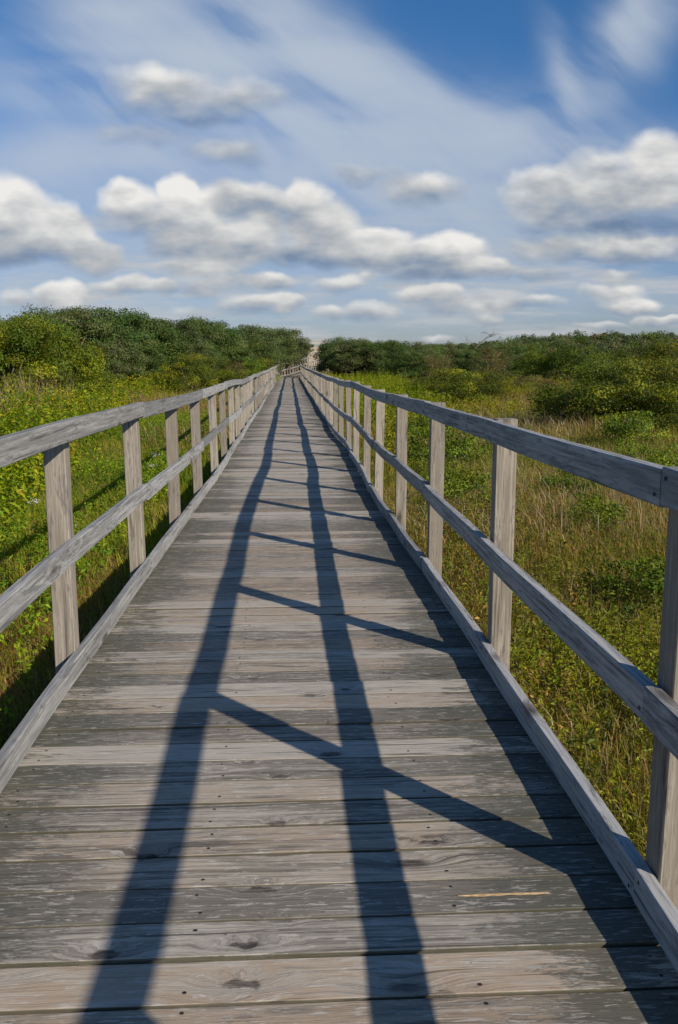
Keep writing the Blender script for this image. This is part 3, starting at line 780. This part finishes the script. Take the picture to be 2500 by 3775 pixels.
# --- individual bushes right
for (px, Y, s, sz, key, lab) in [
    (1040, 33, 1.25, 852, 'olivebush', 'olive green bush in the meadow right of the boardwalk, left one of the pair'),
    (1110, 34, 1.15, 858, 'olivebush', 'olive green bush in the meadow right of the boardwalk, right one of the pair'),
    (975, 40, 1.1, 872, 'olivebush', 'low olive bush in the meadow below the right thicket'),
    (1165, 48, 1.2, 862, 'olivebush', 'round olive bush behind the pair in the right meadow'),
    (1230, 44, 1.3, 862, 'brownbush', 'brownish twiggy bush in the right meadow, beside tan grass'),
    (1275, 40, 1.0, 880, 'brownbush', 'smaller brownish bush in the right meadow nearest the tan grass'),
    (1375, 22.5, 1.35, 834, 'olivebush', 'large dark olive bush at the right, the left one of the big pair'),
    (1465, 21, 1.3, 818, 'olivebush', 'large dark olive bush at the right, the right one of the big pair'),
    (1555, 22, 1.4, 822, 'olivebush', 'large olive bush cut by the right edge of the view'),
    (1010, 58, 1.25, 812, 'brownbush', 'reddish bush in front of the right thicket, leftmost'),
    (1130, 62, 1.5, 806, 'brownbush', 'reddish bush in front of the right thicket, at its middle'),
    (1235, 62, 1.5, 798, 'greenbush', 'bright green bush standing out of the right scrub'),
    (1330, 60, 1.9, 782, 'greenbush', 'tall bright green bush below the right hill'),
    (1300, 64, 1.7, 792, 'brownbush', 'tall brownish bush below the right hill'),
    (1405, 56, 1.7, 812, 'olivebush', 'yellowish bush below the right hill, between the green one and the edge'),
    (1475, 50, 1.7, 798, 'olivebush', 'yellowish bush below the right hill, second from the right edge'),
    (1545, 46, 1.7, 792, 'olivebush', 'yellowish bush below the right hill at the edge of the view'),
    (1440, 38, 1.2, 838, 'greenbush', 'bright green bush above the big dark olive pair'),
    (1350, 50, 1.4, 880, 'greenbush', 'mid green bush behind the tan grass on the right'),
    (1520, 33, 1.5, 830, 'olivebush', 'olive bush behind the large one at the right edge')]:
    zt = CAM_H + (829 - sz) * 1.5944 / F_ * Y; g = float(gz(u_of(px) * Y, Y))
    plant(key, 'bush', u_of(px) * Y, Y, s, (zt - g) / KIND[key][1], lab, 'bush')
for (x, y, s, lab) in [(2.75, 15.0, 1.5, 'leafy green shrub beside the right railing, farther one'), (2.1, 12.6, .95, 'small leafy shrub beside the right railing, nearer one'),
                       (2.7, 6.3, .95, 'dark leafy shrub in the grass at the right edge of the view'), (3.3, 9.2, .9, 'leafy shrub in the right meadow behind the mid rail'),
                       (5.6, 13.2, 1.2, 'bright leafy shrub in the right meadow near the edge'), (4.4, 17.5, 1.1, 'leafy shrub left of the tan grass in the right meadow'),
                       (2.15, 10.4, 1.15, 'dark leafy shrub close outside the right railing at the fifth post'), (3.9, 11.6, 1.0, 'low leafy shrub in the right meadow just before the tan grass'), (6.8, 17.0, 1.5, 'broad leafy shrub in front of the large dark olive pair on the right'),
                       (3.6, 20.5, 1.5, 'leafy shrub in the right meadow below the olive pair'), (8.6, 19.0, 1.2, 'leafy shrub at the foot of the olive bush cut by the right edge'), (2.6, 19.5, 1.3, 'leafy shrub close outside the far part of the right railing')]:
    plant('lowshrub', 'shrub', x, y, s, None, lab, 'shrub')

# dead snag with bare branches above the right thicket
def snag():
    x = u_of(1118) * 88; y = 88; root = empty('dead_snag', (x, y, float(gz(x, y)))); tag(root, 'bare dead branch sticking up above the right thicket', 'dead tree')
    rng = np.random.default_rng(3); Vs = []; Fs = []; n0 = 0
    def br(a_, b_, r, dep):
        nonlocal n0
        t = np.linspace(0, 1, 6)[:, None]; p = a_ * (1 - t) + b_ * t; p[:, 2] += .12 * np.sin(t[:, 0] * pi) * np.linalg.norm(b_ - a_)
        V_, F = tube(p, r * (1 - .6 * t[:, 0]), 5); Vs.append(V_); Fs.append(F + n0); n0 += len(V_)
        if dep:
            for _ in range(3):
                q = p[rng.integers(2, 5)]; d = unit(b_ - a_ + rng.normal(0, .55, 3) * np.linalg.norm(b_ - a_))
                br(q, q + d * np.linalg.norm(b_ - a_) * .55, r * .5, dep - 1)
    br(np.array([-1.6, 0, -.2]), np.array([-.9, 0, 3.2]), .09, 0); br(np.array([-.9, 0, 3.2]), np.array([1.1, .2, 4.35]), .06, 2); br(np.array([-.9, 0, 3.1]), np.array([-2.0, .2, 3.95]), .03, 1)
    add_obj('branches', mesh_from('branches', np.concatenate(Vs), np.concatenate(Fs), M_BARK, smooth=True), root)
snag()

# far scrub covering the dune ridge: nobody could count it
def scrub(name, seed, n, xr, yr, cols, h, leaf, per, label, cond=None):
    rng = np.random.default_rng(seed); Ps = []; Ns = []; cs = []; S = []
    x = rng.uniform(*xr, n); y = rng.uniform(*yr, n)
    keep = np.ones(n, bool) if cond is None else cond(x, y)
    x, y = x[keep], y[keep]; n = len(x); z = gz(x, y)
    hh = h * rng.uniform(.55, 1.25, n); rr = hh * rng.uniform(.7, 1.15, n)
    base = np.asarray(cols, float)[rng.choice(len(cols), n)]
    # sub clumps
    k = 9
    cd = unit(rng.normal(size=(n, k, 3))); cd[..., 2] = np.abs(cd[..., 2])
    cp = np.stack([x, y, z], -1)[:, None] + cd * np.stack([rr, rr, hh * .72], -1)[:, None] * rng.uniform(.3, 1, (n, k, 1))
    cr_ = rr[:, None] * rng.uniform(.25, .5, (n, k))
    d = unit(rng.normal(size=(n, k, per, 3)))
    P_ = cp[:, :, None] + d * cr_[:, :, None, None] * rng.uniform(.6, 1.1, (n, k, per, 1))
    P_ = P_.reshape(-1, 3); P_[:, 2] = np.maximum(P_[:, 2], gz(P_[:, 0], P_[:, 1]) + .02)
    d = d.reshape(-1, 3); m_ = len(P_)
    N_ = unit(d * .7 + rng.normal(size=(m_, 3)) * .45 + np.array([0, 0, .3]))
    V_, F = leaf_arrays(P_, N_, leaf * rng.uniform(.7, 1.3, m_), .6, rng)
    c = colors_of(m_, np.repeat(base, k * per, 0), rng)
    o = add_obj(name, mesh_from(name, V_, F, M_LEAF, {'col': ('FLOAT_COLOR', np.repeat(c, 4, 0))}))
    tag(o, label, 'vegetation', None, 'stuff')
FS = [(.11, .135, .05), (.13, .15, .06), (.09, .115, .04), (.15, .155, .06), (.17, .14, .07), (.14, .18, .03)]
scrub('dune_scrub', 1, 1500, (-60, 95), (96, 150), FS, 1.35, .26, 40, 'grey green scrub covering the far dune ridge', lambda x, y: ~((abs(x - 3.0) < 2.6) & (y < 125)) & (np.abs(x - y * .15) < y * .42 + 4))
scrub('meadow_scrub', 2, 520, (6, 50), (52, 96), FS + OG + YG[:2], .95, .15, 45, 'mixed low scrub spreading below the far dune on the right', lambda x, y: (x / y > .10) & (x / y < .46))

# --- leafy herb stems (goldenrod like): stuff
def herbs(name, seed, n, sampler, hgt, leaf, cols, label, lps=26, lean=.12, tipcol=None):
    rng = np.random.default_rng(seed); x, y, dens = sampler(rng, n); n = len(x); z = gz(x, y)
    h = hgt * rng.uniform(.6, 1.2, n) * dens
    ln = rng.normal(0, lean, (n, 2))
    t = rng.uniform(.18, 1.0, (n, lps)) ** .75
    ang = rng.uniform(0, 2 * pi, (n, lps)); rad = leaf * (.55 + .5 * rng.uniform(size=(n, lps))) * (1.25 - .55 * t)
    P_ = np.stack([x[:, None] + ln[:, :1] * h[:, None] * t + np.cos(ang) * rad, y[:, None] + ln[:, 1:] * h[:, None] * t + np.sin(ang) * rad, z[:, None] + h[:, None] * t], -1)
    dn = np.stack([np.cos(ang) * .5, np.sin(ang) * .5, np.full_like(ang, .75)], -1)
    P_ = P_.reshape(-1, 3); dn = dn.reshape(-1, 3); m_ = len(P_)
    N_ = unit(dn + rng.normal(size=(m_, 3)) * .45)
    V_, F = leaf_arrays(P_, N_, leaf * rng.uniform(.7, 1.35, m_), .42, rng)
    # patches of colour in the stand
    pz = .5 + .5 * np.clip(wav(x, y, 2.5), -1, 1)
    cols = np.asarray(cols, float); ci = np.clip((pz * .7 + rng.uniform(size=n) * .5) * len(cols) / 1.2, 0, len(cols) - 1).astype(int)
    c = colors_of(m_, np.repeat(cols[ci], lps, 0), rng, .25)
    if tipcol is not None:
        tip = (t.reshape(-1) > .9) & np.repeat(rng.uniform(size=n) < .35, lps); c[tip, :3] = np.asarray(tipcol) * np.exp(rng.normal(0, .15, (tip.sum(), 1)))
    o = add_obj(name, mesh_from(name, V_, F, M_GRASS, {'col': ('FLOAT_COLOR', np.repeat(c, 4, 0))}))
    tag(o, label, 'plants', None, 'stuff')
def samp(xr, yr, cond, power=1.0):
    def f(rng, n):
        y = yr[0] + (yr[1] - yr[0]) * rng.uniform(size=n) ** power; x = rng.uniform(*xr, n)
        k = cond(x, y); x, y = x[k], y[k]
        return x, y, np.clip(1 + .28 * wav(x * 1.0, y, 1.3), .45, 1.6)
    return f
HC = [(.13, .19, .008), (.19, .245, .007), (.26, .29, .007), (.33, .31, .010), (.24, .19, .02)]
far_left = lambda x, y: (x > -.42 * y - 2) & (x < -1.9 - .11 * np.minimum(y, 34)) & (wav(x, y, 3.5) > -1.1)
herbs('yellow_shrubs', 21, 15000, samp((-26, -2.4), (7.5, 52), far_left, 1.25), .95, .085, HC, 'waist high yellow green leafy growth left of the boardwalk', 24, tipcol=(.38, .30, .02))
near_left = lambda x, y: (x < -1.35 - .03 * y) & (x > -.42 * y - 1.5) & (wav(x + 3, y, 1.5) > -.25)
herbs('leafy_herbs', 22, 15000, samp((-12, -1.4), (2.5, 26), near_left), .50, .045, [(.14, .21, .01), (.20, .27, .012), (.27, .31, .012)], 'low green leafy herbs in the grass left of the boardwalk', 16)
far_right = lambda x, y: (x < .47 * y + 2) & (x > 1.5 + .02 * y) & (wav(x + 5, y + 3, 4.0) > -.35) & (y > 11)
herbs('yellow_shrubs', 23, 14000, samp((1.6, 30), (13, 58), far_right, 1.2), .62, .075, [(.17, .20, .01), (.24, .25, .01), (.31, .29, .012), (.24, .19, .04)], 'patches of yellow green leafy growth in the right meadow', 22, tipcol=(.3, .25, .03))
near_right = lambda x, y: (x > 1.02) & (x < .47 * y + 1.2) & (wav(x + 13, y, 1.0) > -.45)
herbs('leafy_herbs', 24, 12000, samp((1.0, 10), (1.2, 18), near_right, 1.1), .27, .028, [(.12, .16, .008), (.20, .24, .012), (.28, .29, .015), (.30, .24, .03)], 'small bright leafy herbs in the grass right of the boardwalk', 16)
herbs('rusty_herbs', 26, 8000, samp((1.1, 12), (2.0, 24), lambda x, y: (x > 1.1) & (x < .47 * y + 1.5) & (wav(x + 31, y + 7, 1.3) > .0), 1.1), .36, .034, [(.26, .15, .03), (.30, .20, .04), (.20, .17, .02), (.34, .24, .06)], 'rusty brown and ochre leafy stems in the right meadow', 16)
herbs('dark_herbs', 27, 5200, samp((1.1, 12), (3.0, 26), lambda x, y: (x > 1.3) & (x < .47 * y + 1.5) & (wav(x + 51, y + 17, 2.0) > .3), 1.1), .46, .042, [(.09, .125, .012), (.13, .155, .012), (.045, .075, .01)], 'deep green leafy stems in the right meadow', 20)
herbs('bright_herbs', 28, 1700, samp((1.03, 2.4), (1.6, 6.0), lambda x, y: (x > 1.05) & (wav(x + 71, y + 3, .7) > -.1), 1.0), .32, .030, [(.09, .14, .008), (.17, .23, .010), (.26, .30, .012), (.24, .19, .02)], 'bright green leafy growth close outside the near right railing', 18)
strip = lambda x, y: (x > 1.1) & (x < 2.6 + .08 * y)
herbs('yellow_shrubs', 25, 3800, samp((1.2, 8), (24, 66), strip, 1.1), .85, .08, HC[1:4], 'yellow green growth close along the far right railing', 24)

# --- grass blades
def grass(name, seed, zones, side, pal, label, hmul=1.0, tilt=.35, filt=None):
    rng = np.random.default_rng(seed); VV = []; FF = []; CC = []; n0 = 0
    for (ya, yb, dens, hgt, wid, xmax) in zones:
        area = (yb - ya) * xmax; n = int(area * dens)
        y = rng.uniform(ya, yb, n); x = rng.uniform(0.0, xmax, n)
        x = (1.0 + x) if side > 0 else (-1.07 - x)
        k = (np.abs(x - y * .1) < .47 * y + 3.0)
        if filt is not None: k &= filt(x, y, rng)
        # none under the deck of the far bend
        k &= ~((y > 68) & (np.abs(x - cx(y)) < 1.15))
        x, y = x[k], y[k]; n = len(x)
        # tufts
        tx = .09 * (1 if yb < 16 else 2.2); x = x + rng.normal(0, .01, n)
        z = gz(x, y) - .02
        patch = wav(x, y, 1.1); p2 = wav(x + 40, y, 3.2)
        h = hgt * hmul * rng.uniform(.45, 1.25, n) * np.clip(1 + .3 * p2, .5, 1.6)
        a_ = rng.uniform(0, 2 * pi, n); tl = np.abs(rng.normal(0, tilt, n)) + .05
        d = np.stack([np.cos(a_), np.sin(a_), np.zeros(n)], -1); d[:, 0] -= .25; 
        wdir = np.stack([-np.sin(a_), np.cos(a_), np.zeros(n)], -1); rt = rng.uniform(0, pi, n)[:, None]
        wdir = wdir * np.cos(rt) + d * np.sin(rt) * .8
        w = wid * rng.uniform(.6, 1.4, n)
        B = np.stack([x, y, z], -1); up = np.array([0, 0, 1.0])
        M1 = B + d * (h * tl * .35)[:, None] + up * (h * .6)[:, None]
        T_ = B + d * (h * tl * 1.15)[:, None] + up * (h * np.clip(1 - tl * .45, .2, 1))[:, None]
        V_ = np.stack([B - wdir * w[:, None] * .5, B + wdir * w[:, None] * .5, M1 + wdir * w[:, None] * .42, M1 - wdir * w[:, None] * .42, T_], 1)
        i = np.arange(n)[:, None] * 5 + n0
        FF.append((i + np.array([[0, 1, 2, 3]]), i + np.array([[3, 2, 4]])))
        P_ = np.asarray(pal, float)
        s = np.clip((.5 + .22 * patch + .25 * p2 * .6 + rng.normal(0, .22, n)), 0, .999); c = P_[(s * len(P_)).astype(int)]
        c = colors_of(n, c, rng, .22); CC.append(np.repeat(c, 5, 0)); VV.append(V_.reshape(-1, 3)); n0 += n * 5
    me = mesh_from(name, np.concatenate(VV), [np.concatenate([f[0] for f in FF]), np.concatenate([f[1] for f in FF])], M_GRASS, {'col': ('FLOAT_COLOR', np.concatenate(CC))})
    o = add_obj(name, me); tag(o, label, 'grass', None, 'stuff')
PR = [(.12, .155, .014), (.18, .20, .014), (.25, .235, .018), (.30, .23, .035), (.34, .24, .07), (.24, .15, .045)]
PL = [(.14, .22, .012), (.20, .27, .012), (.26, .30, .014), (.32, .30, .02), (.35, .24, .08), (.22, .21, .04)]
Z_ = [(.6, 7, 1900, .25, .0058, 4.2), (7, 14, 900, .33, .009, 7.5), (14, 28, 380, .40, .014, 14), (28, 50, 110, .5, .028, 24), (50, 96, 36, .6, .05, 40)]
grass('meadow_grass', 31, Z_, 1, PR, 'green and tan meadow grass right of the boardwalk', 1.0, .5)
grass('meadow_grass', 32, Z_, -1, PL, 'bright green meadow grass left of the boardwalk')
TAN = [(.42, .31, .15), (.47, .37, .20), (.34, .24, .10), (.50, .42, .26)]
grass('dry_grass', 33, [(.8, 8, 330, .30, .004, 5), (8, 18, 200, .42, .007, 9), (18, 50, 60, .52, .015, 22)], 1, TAN, 'dry tan stalks through the right meadow', 1.0, .55,
      lambda x, y, rng: (wav(x + 21, y - 4, 2.6) > (-.1)) )
grass('dry_grass', 34, [(2.5, 9, 520, .24, .0045, 3.0), (9, 18, 140, .4, .007, 7), (18, 34, 40, .9, .016, 16)], -1, [(.34, .20, .08), (.38, .25, .12), (.27, .15, .05)], 'dry orange tan grass lying left of the boardwalk', 1.0, .8,
      lambda x, y, rng: (wav(x + 11, y - 9, 1.7) > .1))
grass('matted_grass', 36, [(3.6, 8.2, 1500, .26, .005, 1.9)], -1, [(.42, .23, .07), (.48, .30, .11), (.33, .17, .05), (.28, .24, .05)], 'orange brown matted grass just outside the near left railing', 1.0, .95, lambda x, y, rng: (wav(x + 61, y, 1.2) > -.35))
grass('tan_reeds', 35, [(22, 26, 130, 1.5, .014, 11)], -1, TAN, 'tall tan reeds standing under the big yellow green bushes', 1.0, .12, lambda x, y, rng: (x < -6.2))

# --- flowering stems, each a thing
def flower(x, y, h, col, lab, seed, rad=.035, nump=46, grpn=None):
    rng = np.random.default_rng(seed); r = empty('wildflower', (x, y, float(gz(x, y)))); tag(r, lab, 'flower', grpn)
    V_, F = tube([(0, 0, -.05), (.01, 0, h * .5), (.03, .01, h)], [.003, .0025, .002], 5)
    me = mesh_from('stem', V_, F, M_GRASS, {'col': ('FLOAT_COLOR', np.tile([.08, .13, .02, 1], (len(V_), 1)))}); add_obj('stem', me, r)
    n = nump; p = np.stack([.03 + rng.normal(0, rad, n), .01 + rng.normal(0, rad, n), h + rng.normal(0, rad * .45, n)], -1)
    V_, F = leaf_arrays(p, unit(rng.normal(size=(n, 3)) * .5 + np.array([0, -.3, 1])), .018, .8, rng)
    add_obj('bloom', mesh_from('bloom', V_, F, M_GRASS, {'col': ('FLOAT_COLOR', np.repeat(colors_of(n, col, rng, .1, .03), 4, 0))}), r)
WH = (.62, .62, .55)
for i, (px, py, z, lab) in enumerate([(105, 1075, .05, 'white wildflower just under the left top rail, beside the nearest left post'), (150, 1210, -.2, 'white wildflower between the two nearest left posts'), (72, 1160, -.15, 'white wildflower left of the nearest left post'),
                                  (352, 1052, -.1, 'white wildflower seen between the second and third left posts'), (345, 1078, -.15, 'lower white wildflower between the second and third left posts'), (492, 1000, -.1, 'white wildflower beyond the fifth left post')]):
    X, Y = onz(px, py, z); flower(X, Y, z - float(gz(X, Y)), WH, lab, i)
X, Y = onz(157, 1042, .0); flower(X, Y, .62, (.55, .33, .01), 'yellow goldenrod bloom just right of the nearest left post', 40, .06, 110)
for i, (px, py, lab) in enumerate([(1756, 1856, 'small yellow flower in the right meadow between the second and third posts')]):
    X, Y = onz(px / 1.5944, py / 1.5944, -.3); flower(X, Y, .3, (.5, .42, .01), lab, 60 + i, .04, 60)
